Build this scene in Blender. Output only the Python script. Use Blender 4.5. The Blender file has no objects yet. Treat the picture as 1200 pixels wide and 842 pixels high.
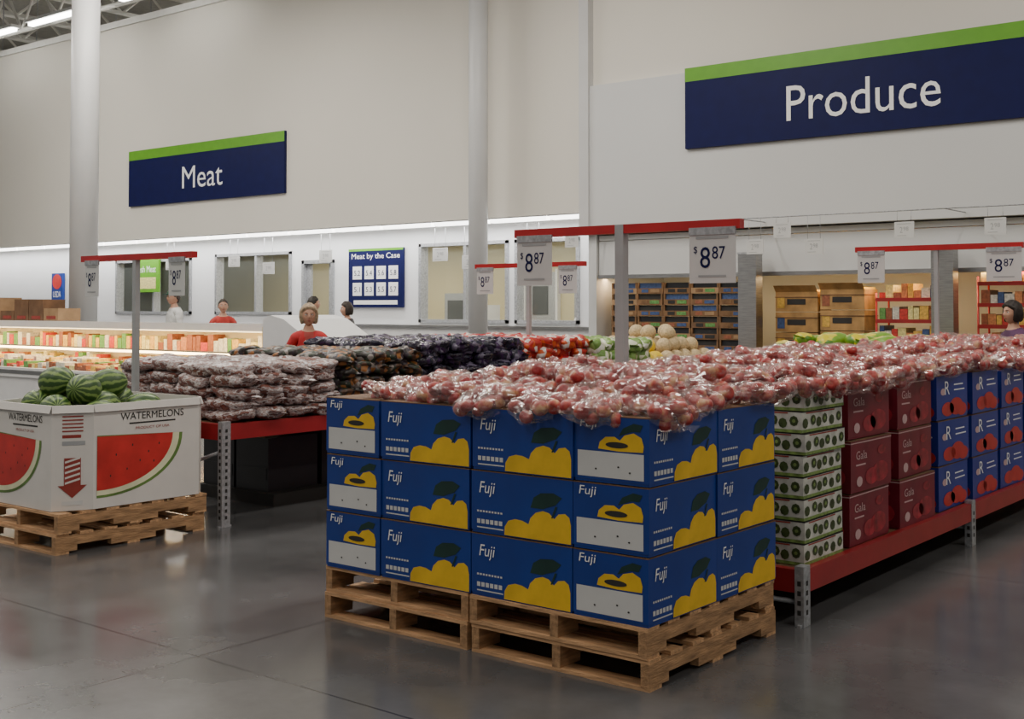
import bpy, math, random
from mathutils import Vector, Matrix, noise
random.seed(7)
D=bpy.data; S=bpy.context.scene; COL=S.collection
R=random.uniform
# ------------------------------------------------------------ materials
def base(name):
    m=D.materials.new(name); m.use_nodes=True
    nt=m.node_tree; return m,nt,nt.nodes['Principled BSDF']
def c4(c): return (c[0],c[1],c[2],1)
def coords(nt,sc=(1,1,1)):
    tc=nt.nodes.new('ShaderNodeTexCoord'); mp=nt.nodes.new('ShaderNodeMapping')
    mp.inputs['Scale'].default_value=sc
    nt.links.new(tc.outputs['Object'],mp.inputs['Vector']); return mp.outputs['Vector']
def mat(name,c,rough=.5,metal=0,var=.12,scale=6,bump=0,bscale=40,emit=0,stretch=(1,1,1),spec=.5):
    m,nt,b=base(name); v=coords(nt,stretch)
    n=nt.nodes.new('ShaderNodeTexNoise'); n.inputs['Scale'].default_value=scale; n.inputs['Detail'].default_value=4
    nt.links.new(v,n.inputs['Vector'])
    r=nt.nodes.new('ShaderNodeValToRGB'); r.color_ramp.elements[0].position=.3; r.color_ramp.elements[1].position=.7
    r.color_ramp.elements[0].color=c4([x*(1-var) for x in c]); r.color_ramp.elements[1].color=c4([min(1,x*(1+var)) for x in c])
    nt.links.new(n.outputs['Fac'],r.inputs['Fac']); nt.links.new(r.outputs['Color'],b.inputs['Base Color'])
    b.inputs['Roughness'].default_value=rough; b.inputs['Metallic'].default_value=metal
    b.inputs['Specular IOR Level'].default_value=spec
    if bump:
        n2=nt.nodes.new('ShaderNodeTexNoise'); n2.inputs['Scale'].default_value=bscale; nt.links.new(v,n2.inputs['Vector'])
        bp=nt.nodes.new('ShaderNodeBump'); bp.inputs['Strength'].default_value=bump; bp.inputs['Distance'].default_value=.02
        nt.links.new(n2.outputs['Fac'],bp.inputs['Height']); nt.links.new(bp.outputs['Normal'],b.inputs['Normal'])
    if emit:
        nt.links.new(r.outputs['Color'],b.inputs['Emission Color']); b.inputs['Emission Strength'].default_value=emit
    return m
def spot(name,cols,scale=20,rough=.45,bump=.3,tex='V',stretch=(1,1,1)):
    m,nt,b=base(name); v=coords(nt,stretch)
    if tex=='V':
        n=nt.nodes.new('ShaderNodeTexVoronoi'); n.inputs['Scale'].default_value=scale; nt.links.new(v,n.inputs['Vector'])
        sp=nt.nodes.new('ShaderNodeSeparateColor'); nt.links.new(n.outputs['Color'],sp.inputs[0]); fac=sp.outputs[0]; h=n.outputs['Distance']
    else:
        n=nt.nodes.new('ShaderNodeTexNoise'); n.inputs['Scale'].default_value=scale; n.inputs['Detail'].default_value=3; nt.links.new(v,n.inputs['Vector'])
        fac=n.outputs['Fac']; h=fac
    r=nt.nodes.new('ShaderNodeValToRGB'); cr=r.color_ramp; cr.interpolation='CONSTANT' if tex=='V' else 'LINEAR'
    k=len(cols)
    lo,hi=(0,1) if tex=='V' else (.3,.72)
    while len(cr.elements)<k: cr.elements.new(.5)
    for i,c in enumerate(cols):
        cr.elements[i].position=lo+(hi-lo)*i/(k if tex=='V' else max(1,k-1)); cr.elements[i].color=c4(c)
    nt.links.new(fac,r.inputs['Fac']); nt.links.new(r.outputs['Color'],b.inputs['Base Color'])
    b.inputs['Roughness'].default_value=rough
    bp=nt.nodes.new('ShaderNodeBump'); bp.inputs['Strength'].default_value=bump; bp.inputs['Distance'].default_value=.02; bp.invert=(tex=='V')
    nt.links.new(h,bp.inputs['Height']); nt.links.new(bp.outputs['Normal'],b.inputs['Normal'])
    return m
def film(name,tint=(1,1,1),fac=.14,rough=.2,diff=.05):
    m,nt,b=base(name); nt.nodes.remove(b); out=nt.nodes['Material Output']
    t=nt.nodes.new('ShaderNodeBsdfTransparent'); g=nt.nodes.new('ShaderNodeBsdfGlossy'); d=nt.nodes.new('ShaderNodeBsdfDiffuse')
    g.inputs['Roughness'].default_value=rough; g.inputs['Color'].default_value=c4(tint); d.inputs['Color'].default_value=c4(tint)
    m1=nt.nodes.new('ShaderNodeMixShader'); m2=nt.nodes.new('ShaderNodeMixShader'); m1.inputs[0].default_value=diff
    lw=nt.nodes.new('ShaderNodeLayerWeight'); lw.inputs[0].default_value=.25
    mr=nt.nodes.new('ShaderNodeMapRange'); mr.inputs[3].default_value=fac*.5; mr.inputs[4].default_value=min(1,fac*3)
    nt.links.new(lw.outputs['Facing'],mr.inputs[0]); nt.links.new(mr.outputs[0],m2.inputs[0])
    nt.links.new(t.outputs[0],m1.inputs[1]); nt.links.new(d.outputs[0],m1.inputs[2])
    nt.links.new(m1.outputs[0],m2.inputs[1]); nt.links.new(g.outputs[0],m2.inputs[2]); nt.links.new(m2.outputs[0],out.inputs[0])
    return m
def apple_mat():
    m,nt,b=base('apple_skin'); L=nt.links.new; v=coords(nt)
    n=nt.nodes.new('ShaderNodeTexNoise'); n.inputs['Scale'].default_value=14; n.inputs['Detail'].default_value=4; L(v,n.inputs['Vector'])
    r=nt.nodes.new('ShaderNodeValToRGB'); cr=r.color_ramp; cr.elements.new(.5); cr.elements.new(.6)
    for i,(p,c) in enumerate([(.3,(.21,.009,.014)),(.46,(.36,.026,.03)),(.58,(.48,.09,.065)),(.70,(.66,.38,.18))]): cr.elements[i].position=p; cr.elements[i].color=c4(c)
    L(n.outputs['Fac'],r.inputs['Fac']); L(r.outputs['Color'],b.inputs['Base Color']); b.inputs['Roughness'].default_value=.4
    return m
def floor_mat():
    m,nt,b=base('polished_concrete'); v=coords(nt); L=nt.links.new; N=nt.nodes.new
    n=N('ShaderNodeTexNoise'); n.inputs['Scale'].default_value=.9; n.inputs['Detail'].default_value=8; n.inputs['Roughness'].default_value=.65; L(v,n.inputs['Vector'])
    r=N('ShaderNodeValToRGB'); r.color_ramp.elements[0].position=.3; r.color_ramp.elements[1].position=.72
    r.color_ramp.elements[0].color=(.064,.064,.066,1); r.color_ramp.elements[1].color=(.130,.130,.134,1); L(n.outputs['Fac'],r.inputs['Fac'])
    sp=N('ShaderNodeSeparateXYZ'); L(v,sp.inputs[0]); ms=[]
    for ax,off in ((0,1.97),(1,.87)):
        a=N('ShaderNodeMath'); a.operation='ADD'; a.inputs[1].default_value=off+40; L(sp.outputs[ax],a.inputs[0])
        p=N('ShaderNodeMath'); p.operation='PINGPONG'; p.inputs[1].default_value=2; L(a.outputs[0],p.inputs[0])
        q=N('ShaderNodeMath'); q.operation='LESS_THAN'; q.inputs[1].default_value=.006; L(p.outputs[0],q.inputs[0]); ms.append(q)
    mx=N('ShaderNodeMath'); mx.operation='MAXIMUM'; L(ms[0].outputs[0],mx.inputs[0]); L(ms[1].outputs[0],mx.inputs[1])
    mc=N('ShaderNodeMix'); mc.data_type='RGBA'; L(mx.outputs[0],mc.inputs[0]); L(r.outputs['Color'],mc.inputs[6]); mc.inputs[7].default_value=(.03,.03,.033,1)
    L(mc.outputs[2],b.inputs['Base Color'])
    r2=N('ShaderNodeMapRange'); r2.inputs[3].default_value=.10; r2.inputs[4].default_value=.30; L(n.outputs['Fac'],r2.inputs[0]); L(r2.outputs[0],b.inputs['Roughness'])
    return m
M={}
M['floor']=floor_mat()
M['wall']=mat('painted_wall_cream',(.74,.705,.63),.7,var=.02,scale=.5)
M['wallw']=mat('painted_wall_white',(.64,.645,.64),.6,var=.02,scale=.5)
M['wallb']=mat('lower_wall_white',(.80,.81,.83),.5,var=.03,scale=1)
M['beige']=mat('prep_room_beige',(.66,.58,.34),.7,var=.05,scale=1)
M['white']=mat('white_enamel',(.8,.8,.8),.35,var=.03)
M['colw']=mat('column_paint',(.60,.60,.60),.45,var=.03,scale=2)
M['ceil']=mat('ceiling_deck',(.42,.41,.38),.8,var=.1)
M['truss']=mat('truss_paint',(.78,.77,.73),.5,var=.05)
M['steel']=mat('brushed_steel',(.36,.36,.36),.35,1,var=.15,stretch=(1,1,12))
M['galv']=mat('galvanised_steel',(.42,.43,.45),.45,.5,var=.25,scale=40)
M['post']=mat('grey_post_paint',(.36,.37,.38),.5,var=.08)
M['black']=mat('black_plastic',(.015,.015,.017),.4)
M['dark']=mat('dark_print_and_gap_shade',(.03,.028,.026),.8)  # near-black for print and crates; also paints the shade in holes and slots
M['red']=mat('red_enamel',(.46,.016,.02),.35,var=.1)
M['redd']=mat('red_beam',(.33,.018,.022),.4,var=.1)
M['wood']=mat('pallet_wood',(.53,.31,.16),.75,var=.4,scale=5,stretch=(1,6,6),bump=.3,bscale=20)
M['wood2']=mat('pallet_wood_dark',(.38,.22,.11),.8,var=.4,scale=6,stretch=(6,1,6),bump=.3,bscale=20)
M['navy']=mat('navy_sign',(.0045,.0070,.065),.5,var=.08,spec=.2)
M['green']=mat('green_sign',(.12,.36,.015),.4,var=.06)
M['lett']=mat('sign_lettering_white',(.9,.9,.9),.4,var=.01)
M['blue']=mat('carton_blue',(.009,.040,.25),.42,var=.14,scale=3)
M['blue2']=mat('carton_royal_blue',(.016,.034,.27),.42,var=.12,scale=3)
M['yel']=mat('carton_yellow',(.80,.50,.025),.45,var=.12,scale=9)
M['leaf']=mat('carton_leaf_green',(.006,.035,.028),.5,var=.3)
M['label']=mat('carton_label',(.62,.62,.61),.5,var=.04)
M['crim']=mat('carton_crimson',(.19,.010,.025),.42,var=.25,scale=4)
M['crimd']=mat('carton_crimson_fruit',(.34,.02,.035),.42,var=.5,scale=15)
M['pink']=mat('carton_print_pink',(.6,.4,.4),.5)
M['redp']=mat('print_red',(.52,.03,.025),.45,var=.15,scale=8)
M['brick']=mat('print_dull_red',(.30,.04,.03),.5,var=.15,scale=8)
M['kraft']=mat('kraft_cardboard',(.36,.22,.11),.7,var=.2)
M['kraftd']=mat('kraft_cardboard_dark',(.17,.09,.045),.75,var=.25)
M['bin']=mat('printed_white_board',(.70,.67,.63),.5,var=.04)
M['flesh']=mat('print_melon_red',(.56,.035,.03),.45,var=.2,scale=5)
M['rindp']=mat('print_rind_green',(.12,.22,.05),.5,var=.3)
M['rindw']=mat('print_rind_pale',(.75,.75,.5),.5)
M['kiwiw']=mat('kiwi_board',(.58,.58,.52),.5,var=.25,scale=14)
M['kiwig']=mat('kiwi_print_green',(.045,.07,.018),.5,var=.5,scale=30)
M['kiwil']=mat('kiwi_print_light_green',(.20,.30,.08),.5,var=.4,scale=30)
M['lightw']=mat('tube_white',(1,.97,.9),.4,emit=16,var=.01)
M['lights']=mat('soffit_tube',(1,.98,.93),.4,emit=6,var=.01)
M['lighty']=mat('warm_case_tube',(1,.74,.38),.4,emit=12,var=.01)
M['casein']=mat('case_interior_cream',(.78,.68,.45),.5,var=.08)
M['apple']=apple_mat()
M['film']=film('clear_bag_film',(1,.95,.93),.14,.2,.04)
M['glass']=film('window_glass',(.9,1,.95),.03,.03,.03)
M['potato']=spot('potato_bag_film',[(.16,.045,.035),(.28,.11,.08),(.10,.03,.025),(.66,.62,.62),(.28,.13,.10),(.54,.49,.49),(.76,.74,.75)],13,.3,.6,'N',(1,1,2.2))
M['netb']=spot('dark_net_bag',[(.02,.015,.012),(.09,.04,.02),(.02,.03,.015),(.30,.12,.03),(.03,.02,.03),(.25,.22,.2)],22,.4,.5)
M['purp']=spot('purple_produce_bag',[(.012,.008,.02),(.045,.02,.07),(.02,.015,.03),(.15,.13,.19),(.03,.03,.05)],20,.22,.6,'V')
M['orng']=spot('red_net_bag',[(.5,.03,.02),(.6,.10,.02),(.4,.02,.03),(.7,.65,.6),(.45,.03,.02)],18,.4,.5)
M['caul']=spot('wrapped_cauliflower',[(.72,.72,.56),(.15,.28,.06),(.24,.38,.10),(.75,.75,.66)],14,.4,.6)
M['pep']=spot('bagged_peppers',[(.65,.55,.03),(.2,.38,.04),(.75,.65,.05),(.1,.25,.03)],9,.3,.5)
M['cant']=mat('cantaloupe_rind',(.60,.46,.26),.7,var=.25,scale=40,bump=.5,bscale=60)
M['hmel']=mat('yellow_melon_rind',(.82,.58,.04),.4,var=.1,scale=6)
def melon_mat():
    m,nt,b=base('watermelon_rind'); v=coords(nt); L=nt.links.new
    tc=nt.nodes.new('ShaderNodeSeparateXYZ'); L(v,tc.inputs[0])
    at=nt.nodes.new('ShaderNodeMath'); at.operation='ARCTAN2'; L(tc.outputs[0],at.inputs[0]); L(tc.outputs[1],at.inputs[1])
    n=nt.nodes.new('ShaderNodeTexNoise'); n.inputs['Scale'].default_value=18; n.inputs['Detail'].default_value=4; L(v,n.inputs['Vector'])
    mu=nt.nodes.new('ShaderNodeMath'); mu.operation='MULTIPLY_ADD'; mu.inputs[1].default_value=12; L(at.outputs[0],mu.inputs[0])
    m3=nt.nodes.new('ShaderNodeMath'); m3.operation='MULTIPLY'; m3.inputs[1].default_value=6; L(n.outputs['Fac'],m3.inputs[0]); L(m3.outputs[0],mu.inputs[2])
    si=nt.nodes.new('ShaderNodeMath'); si.operation='SINE'; L(mu.outputs[0],si.inputs[0])
    r=nt.nodes.new('ShaderNodeValToRGB'); r.color_ramp.elements[0].position=.0; r.color_ramp.elements[1].position=.7
    r.color_ramp.elements[0].color=(.03,.08,.015,1); r.color_ramp.elements[1].color=(.20,.30,.08,1); L(si.outputs[0],r.inputs['Fac']); L(r.outputs['Color'],b.inputs['Base Color']); b.inputs['Roughness'].default_value=.4
    return m
M['wmel']=melon_mat()
M['skin']=mat('skin',(.55,.30,.20),.5,var=.06)
M['lips']=mat('lips',(.42,.12,.10),.5)
M['eye']=mat('eye_dark',(.02,.015,.012),.2)
M['eyew']=mat('eye_white',(.7,.7,.68),.3)
GOODS=[mat('goods_%d'%i,c,.4,var=.3,scale=30) for i,c in enumerate([(.55,.05,.04),(.65,.4,.08),(.6,.58,.5),(.3,.1,.05),(.7,.62,.25),(.05,.09,.22),(.5,.2,.08),(.12,.3,.08)])]
# ------------------------------------------------------------ mesh builder
class MB:
    def __init__(s): s.v=[];s.f=[];s.mi=[];s.ms=[];s.sm=[]
    def m(s,mt):
        if isinstance(mt,str): mt=M[mt]
        if mt not in s.ms: s.ms.append(mt)
        return s.ms.index(mt)
    def add(s,vs,fs,mt,smooth=False,T=None):
        k=len(s.v); i=s.m(mt)
        for p in vs:
            p=Vector(p); s.v.append(tuple(T@p) if T else tuple(p))
        for f in fs: s.f.append([a+k for a in f]); s.mi.append(i); s.sm.append(smooth)
    def box(s,x0,x1,y0,y1,z0,z1,mt,T=None):
        if x0>x1:x0,x1=x1,x0
        if y0>y1:y0,y1=y1,y0
        vs=[(x0,y0,z0),(x1,y0,z0),(x1,y1,z0),(x0,y1,z0),(x0,y0,z1),(x1,y0,z1),(x1,y1,z1),(x0,y1,z1)]
        s.add(vs,[(0,3,2,1),(4,5,6,7),(0,1,5,4),(1,2,6,5),(2,3,7,6),(3,0,4,7)],mt,False,T)
    def tube(s,pts,rad,mt,seg=8,smooth=True,T=None):
        pts=[Vector(p) for p in pts]; 
        if not isinstance(rad,(list,tuple)): rad=[rad]*len(pts)
        vs=[];fs=[]
        for i,p in enumerate(pts):
            d=(pts[min(i+1,len(pts)-1)]-pts[max(i-1,0)]).normalized()
            a=d.orthogonal().normalized() if i==0 else (a-d*a.dot(d)).normalized()
            b=d.cross(a)
            for k in range(seg):
                t=2*math.pi*k/seg; vs.append(p+(a*math.cos(t)+b*math.sin(t))*rad[i])
        for i in range(len(pts)-1):
            for k in range(seg):
                fs.append((i*seg+k,i*seg+(k+1)%seg,(i+1)*seg+(k+1)%seg,(i+1)*seg+k))
        fs.append(tuple(range(seg))[::-1]); n=(len(pts)-1)*seg; fs.append(tuple(range(n,n+seg)))
        s.add(vs,fs,mt,smooth,T)
    def ell(s,c,r,mt,seg=12,ring=8,fn=None,T=None,smooth=True,keep=None):
        c=Vector(c); vs=[];fs=[]
        for j in range(ring+1):
            ph=math.pi*j/ring
            for i in range(seg):
                th=2*math.pi*i/seg
                p=Vector((r[0]*math.sin(ph)*math.cos(th),r[1]*math.sin(ph)*math.sin(th),r[2]*math.cos(ph)))
                if fn:p=fn(p)
                vs.append(p+c)
        for j in range(ring):
            for i in range(seg):
                q=(j*seg+i,(j+1)*seg+i,(j+1)*seg+(i+1)%seg,j*seg+(i+1)%seg)
                if keep and not keep(sum((vs[a]-c for a in q),Vector())/4): continue
                if j==0: q=(q[0],q[1],q[2])
                elif j==ring-1: q=(q[0],q[1],q[3])
                fs.append(q)
        s.add(vs,fs,mt,smooth,T)
    def mesh(s,name):
        me=D.meshes.new(name); me.from_pydata(s.v,[],s.f)
        for m_ in s.ms: me.materials.append(m_)
        me.polygons.foreach_set('material_index',s.mi); me.polygons.foreach_set('use_smooth',s.sm); me.update(); return me
    def obj(s,name,loc=(0,0,0),rz=0,parent=None):
        return inst(name,s.mesh(name),loc,rz,parent)
def inst(name,me,loc=(0,0,0),rz=0,parent=None,rot=None,sc=None):
    o=D.objects.new(name,me); COL.objects.link(o); o.location=loc; o.rotation_euler=rot if rot else (0,0,rz)
    if sc: o.scale=sc
    if parent:o.parent=parent
    return o
def empty(name,loc=(0,0,0)):
    o=D.objects.new(name,None); COL.objects.link(o); o.location=loc; return o
TC={}
def textgeo(t):
    if t in TC: return TC[t]
    cu=D.curves.new('t','FONT'); cu.body=t; cu.resolution_u=3
    o=D.objects.new('t',cu); COL.objects.link(o); dg=bpy.context.evaluated_depsgraph_get(); dg.update()
    me=D.meshes.new_from_object(o.evaluated_get(dg)); vs=[(v.co.x,v.co.y) for v in me.vertices]; fs=[tuple(p.vertices) for p in me.polygons]
    D.objects.remove(o); D.meshes.remove(me)
    x0=min(a for a,b in vs);x1=max(a for a,b in vs);y0=min(b for a,b in vs);y1=max(b for a,b in vs)
    vs=[((a-x0)/(x1-x0),(b-y0)/(y1-y0)) for a,b in vs]; TC[t]=(vs,fs); return TC[t]
class Fr:   # 2-D drawing frame on a face
    def __init__(s,mb,o,r,n,W=1,H=1,u=(0,0,1)):
        s.mb=mb;s.o=Vector(o);s.r=Vector(r);s.u=Vector(u);s.n=Vector(n);s.W=W;s.H=H
    def P(s,a,b,off): return s.o+s.r*(a*s.W)+s.u*(b*s.H)+s.n*off
    def poly(s,pts,mt,off=.0015): s.mb.add([s.P(a,b,off) for a,b in pts],[tuple(range(len(pts)))],mt)
    def rect(s,a0,b0,a1,b1,mt,off=.0015): s.poly([(a0,b0),(a1,b0),(a1,b1),(a0,b1)],mt,off)
    def text(s,t,a0,b0,a1,b1,mt,off=.003,slant=0):
        vs,fs=textgeo(t); s.mb.add([s.P(a0+(a1-a0)*x+slant*y,b0+(b1-b0)*y,off) for x,y in vs],fs,mt)
    def disc(s,a,b,ra,rb,mt,off=.002,n=16,t0=0,t1=2*math.pi):
        pts=[(a+ra*math.cos(t0+(t1-t0)*k/n),b+rb*math.sin(t0+(t1-t0)*k/n)) for k in range(n if t1-t0>6.2 else n+1)]
        s.poly(pts,mt,off)
# ------------------------------------------------------------ room
mb=MB(); mb.box(-45,25,-25,30,-.1,0,'floor'); mb.obj('floor')
mb=MB(); mb.box(-45,25,-25,30,9.5,9.7,'ceil'); mb.obj('ceiling')
mb=MB(); mb.box(-45,-8.12,11.2,12.1,3.17,8.1,'wall'); mb.obj('wall_back')
mb=MB(); mb.box(-8.12,20,11.2,12.1,2.8,8.1,'wall')
mb.box(-8.12,20,11.1,11.2,2.8,5.15,'wallw'); mb.box(-8.2,-8.02,11.05,11.2,2.8,8.1,'colw')
mb.obj('wall_back_right')
def holes(mb,x0,x1,z0,z1,y0,y1,hs,mt):
    hs=sorted(hs); x=x0
    for a,b,c,d in hs:
        mb.box(x,a,y0,y1,z0,z1,mt)
        if c>z0: mb.box(a,b,y0,y1,z0,c,mt)
        mb.box(a,b,y0,y1,d,z1,mt); x=b
    mb.box(x,x1,y0,y1,z0,z1,mt)
W1=(-18.45,-15.98,1.5,2.8);DR=(-15.65,-14.72,0,2.6);W2=(-12.42,-10.3,1.37,2.83);W3=(-10.15,-8.78,1.37,2.83);W0=(-22.2,-19.3,1.5,2.75)
mb=MB()
holes(mb,-45,-8.12,0,3.165,11.9,12.05,[W0,W1,DR,W2,W3],'wallb')
mb.obj('wall_lower')
mb=MB(); mb.box(-8.12,-7.97,11.2,15.9,0,2.8,'wallw'); mb.obj('wall_divider')
mb=MB(); mb.box(-45,20,11.14,11.2,8.02,8.16,'truss'); mb.obj('trim_1')
mb=MB(); mb.box(-14.6,-8.14,11.55,11.89,.0,1.28,'white'); mb.box(-14.6,-8.14,11.5,11.89,1.28,1.33,'steel'); mb.obj('steel_wall_counter')
# prep room
mb=MB(); mb.box(-45,-8.12,15.95,16.05,0,3.2,'beige'); mb.obj('wall_prep_room')
mb=MB(); mb.box(-45,-8.12,12.05,15.95,3.12,3.165,'ceil'); mb.obj('ceiling_prep_room')
for i in range(3):
    mb=MB(); x=-17.9+i*3.4; mb.box(x,x+1.6,14.6,15.2,.85,.9,'steel')
    for a in(x+.05,x+1.5):
        for b in (14.65,15.1): mb.box(a,a+.05,b,b+.05,0,.85,'steel')
    mb.box(x+.2,x+.9,14.7,15.1,.9,1.95,'galv'); mb.box(x+.3,x+.8,14.68,14.7,1.3,1.8,'dark'); mb.box(x+1.0,x+1.4,14.7,15.1,.9,1.7,'white')
    mb.obj('steel_prep_table')
for i,x in enumerate((-13,-9.9)): 
    mb=MB()
    mb.box(x,x+.8,15.85,15.94,0,2.4,'galv'); mb.box(x+.2,x+.6,15.83,15.85,1.5,2.1,'dark'); mb.box(x-.06,x,15.83,15.94,0,2.46,'white');mb.box(x+.8,x+.86,15.83,15.94,0,2.46,'white')
    mb.obj('door_%d'%(i+2))
def window(name,w,mull):
    x0,x1,z0,z1=w; mb=MB(); t=.06
    for a,b,c,d in ((x0,x1,z0,z0+t),(x0,x1,z1-t,z1),(x0,x0+t,z0,z1),(x1-t,x1,z0,z1)): mb.box(a,b,11.86,12.06,c,d,'galv')
    for m_ in mull: mb.box(m_-.03,m_+.03,11.87,12.05,z0,z1,'galv')
    mb.box(x0+t,x1-t,11.97,11.975,z0+t,z1-t,'glass'); mb.obj(name)
window('window_1',W0,[-20.7]); window('window_2',W1,[-17.1]); window('window_3',W2,[-11.3]); window('window_4',W3,[])
mb=MB(); x0,x1,_,z1=DR
mb.box(x0,x0+.07,11.86,12.06,0,z1,'galv');mb.box(x1-.07,x1,11.86,12.06,0,z1,'galv');mb.box(x0,x1,11.86,12.06,z1-.07,z1,'galv')
mb.box(x0+.07,x1-.07,11.94,11.99,0,1.2,'galv');mb.box(x0+.07,x0+.2,11.94,11.99,1.2,z1-.07,'galv');mb.box(x1-.2,x1-.07,11.94,11.99,1.2,z1-.07,'galv')
mb.box(x0+.2,x1-.2,11.96,11.965,1.2,z1-.07,'glass'); mb.tube([(x0+.15,11.9,1.0),(x0+.15,11.9,1.25)],.015,'steel'); mb.obj('door_1')
# soffit lights
mb=MB(); x=-32
while x<-8.5:
    mb.box(x,x+1.2,11.3,11.42,3.09,3.15,'lights'); mb.box(x-.03,x+1.23,11.27,11.45,3.15,3.169,'white'); x+=1.28
mb.obj('soffit_fluorescent_light')
# columns
def column(x,y,r):
    mb=MB(); mb.tube([(0,0,0),(0,0,9.4)],r,'colw',28); mb.box(-r-.06,r+.06,-r-.06,r+.06,0,.03,'galv'); mb.tube([(0,0,.03),(0,0,.12)],r+.04,'galv',28)
    mb.obj('steel_column',(x,y,0))
column(-15.85,7.1,.235); column(-9.96,10.66,.16)
# trusses
def truss(name,p0,p1,z0,z1,n):
    mb=MB(); p0=Vector(p0);p1=Vector(p1)
    for z in(z0,z1): mb.tube([(p0.x,p0.y,z),(p1.x,p1.y,z)],.06,'truss',6,False)
    for i in range(n):
        a=p0.lerp(p1,i/n);b=p0.lerp(p1,(i+.5)/n);c=p0.lerp(p1,(i+1)/n)
        mb.tube([(a.x,a.y,z1),(b.x,b.y,z0)],.035,'truss',5,False); mb.tube([(b.x,b.y,z0),(c.x,c.y,z1)],.035,'truss',5,False)
    mb.obj(name)
truss('roof_truss',(-40,10.6,0),(-10,10.6,0),8.3,9.4,20)
truss('roof_truss',(-40,14.5,0),(-10,14.5,0),8.3,9.4,20)
for i in range(8): truss('roof_joist',(-34+i*2.3,-6,0),(-34+i*2.3,26,0),8.75,9.4,22)
for x in(-30,-26.2,-22.9,-19.3):
    for y,z in((10.0,8.1),(13,8.6),(17,8.8)): 
        mb=MB(); mb.box(0,2.6,0,.12,0,.07,'lightw'); mb.box(-.05,2.65,-.06,.18,.07,.14,'white'); mb.box(.3,.32,.04,.06,.14,9.49-z,'galv'); mb.box(2.1,2.12,.04,.06,.14,9.49-z,'galv')
        mb.obj('hanging_fluorescent_fixture',(x,y,z))
# wall signs
def wsign(name,t,x0,x1,z0,z1,y,tb):
    mb=MB(); mb.box(x0,x1,y-.06,y-.002,z0,z1,'navy'); h=z1-z0
    f=Fr(mb,(x0,y-.06,z0),(1,0,0),(0,-1,0),x1-x0,h); f.rect(0,.83,1,1,'green',.004); f.text(t,*tb,'lett',.008); mb.obj(name)
wsign('meat_sign','Meat',-20.6,-15.35,3.9,5.13,11.2,(.375,.23,.635,.61))
wsign('produce_sign','Produce',-6.26,-1.08,4.0,5.2,11.1,(.315,.21,.73,.62))
# poster
mb=MB(); mb.box(-14.26,-12.79,11.84,11.88,1.65,2.78,'navy'); f=Fr(mb,(-14.26,11.84,1.65),(1,0,0),(0,-1,0),1.47,1.13)
f.rect(0,.96,1,1,'green'); f.text('Meat by the Case',.06,.8,.94,.92,'lett'); f.rect(.1,.05,.9,.12,'lett')
for i in range(4):
    for j in range(2): a=.08+i*.22;b=.2+j*.28; f.rect(a,b,a+.17,b+.22,'lett'); f.text('5.%d'%(i*2+j+1),a+.03,b+.06,a+.14,b+.15,'navy',.005)
mb.obj('meat_case_poster')
mb=MB(); mb.box(-21.4,-20.4,11.8,11.85,2.0,2.75,'green'); f=Fr(mb,(-21.4,11.8,2.0),(1,0,0),(0,-1,0),1,.75); f.rect(.1,.1,.9,.45,GOODS[4]); f.text('Fresh Meat',.1,.6,.9,.8,'lett'); mb.obj('green_wall_poster')
mb=MB(); mb.box(-24.9,-24.4,11.82,11.88,1.75,2.5,'blue'); f=Fr(mb,(-24.9,11.82,1.75),(1,0,0),(0,-1,0),.5,.75); f.disc(.5,.72,.42,.25,'redp',.004); f.text('USDA',.15,.2,.85,.4,'lett'); mb.obj('round_badge_poster')
# small hanging cards
def card(x,y,z,ztop,w=.3,h=.22):
    mb=MB(); mb.box(-w/2,w/2,-.004,.004,-h/2,h/2,'label'); f=Fr(mb,(-w/2,-.004,-h/2),(1,0,0),(0,-1,0),w,h)
    f.text('2',.28,.3,.42,.68,'post',.002); f.text('98',.46,.42,.72,.68,'post',.002); f.rect(.15,.85,.85,.88,'post',.002); f.rect(.15,.12,.6,.15,'post',.002)
    for a in(-w*.35,w*.35): mb.tube([(a,0,h/2),(a,0,ztop-z)],.003,'galv',4)
    mb.obj('hanging_price_card',(x,y,z))
for x,z in((-17.4,2.62),(-16.3,2.45),(-14.6,2.65),(-19.6,2.6),(-11.6,2.6),(-10.9,2.45),(-9.5,2.7)): card(x,11.55,z,3.17,.36,.24)
mb=MB()
mb.tube([(-8,10.3,2.86),(2,10.3,2.86)],.008,'galv',6)
for x in(-7.8,-5,-2.2,.6): mb.tube([(x,10.3,2.86),(x,11.09,2.86)],.008,'galv',6)
mb.obj('sign_rail')
for x,z in((-7.8,2.66),(-6.9,2.5),(-5.2,2.70),(-4.75,2.47),(-4.35,2.68),(-3.9,2.45),(-2.7,2.62),(-1.6,2.62)): card(x,10.3,z,2.86,.25,.2)
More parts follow.
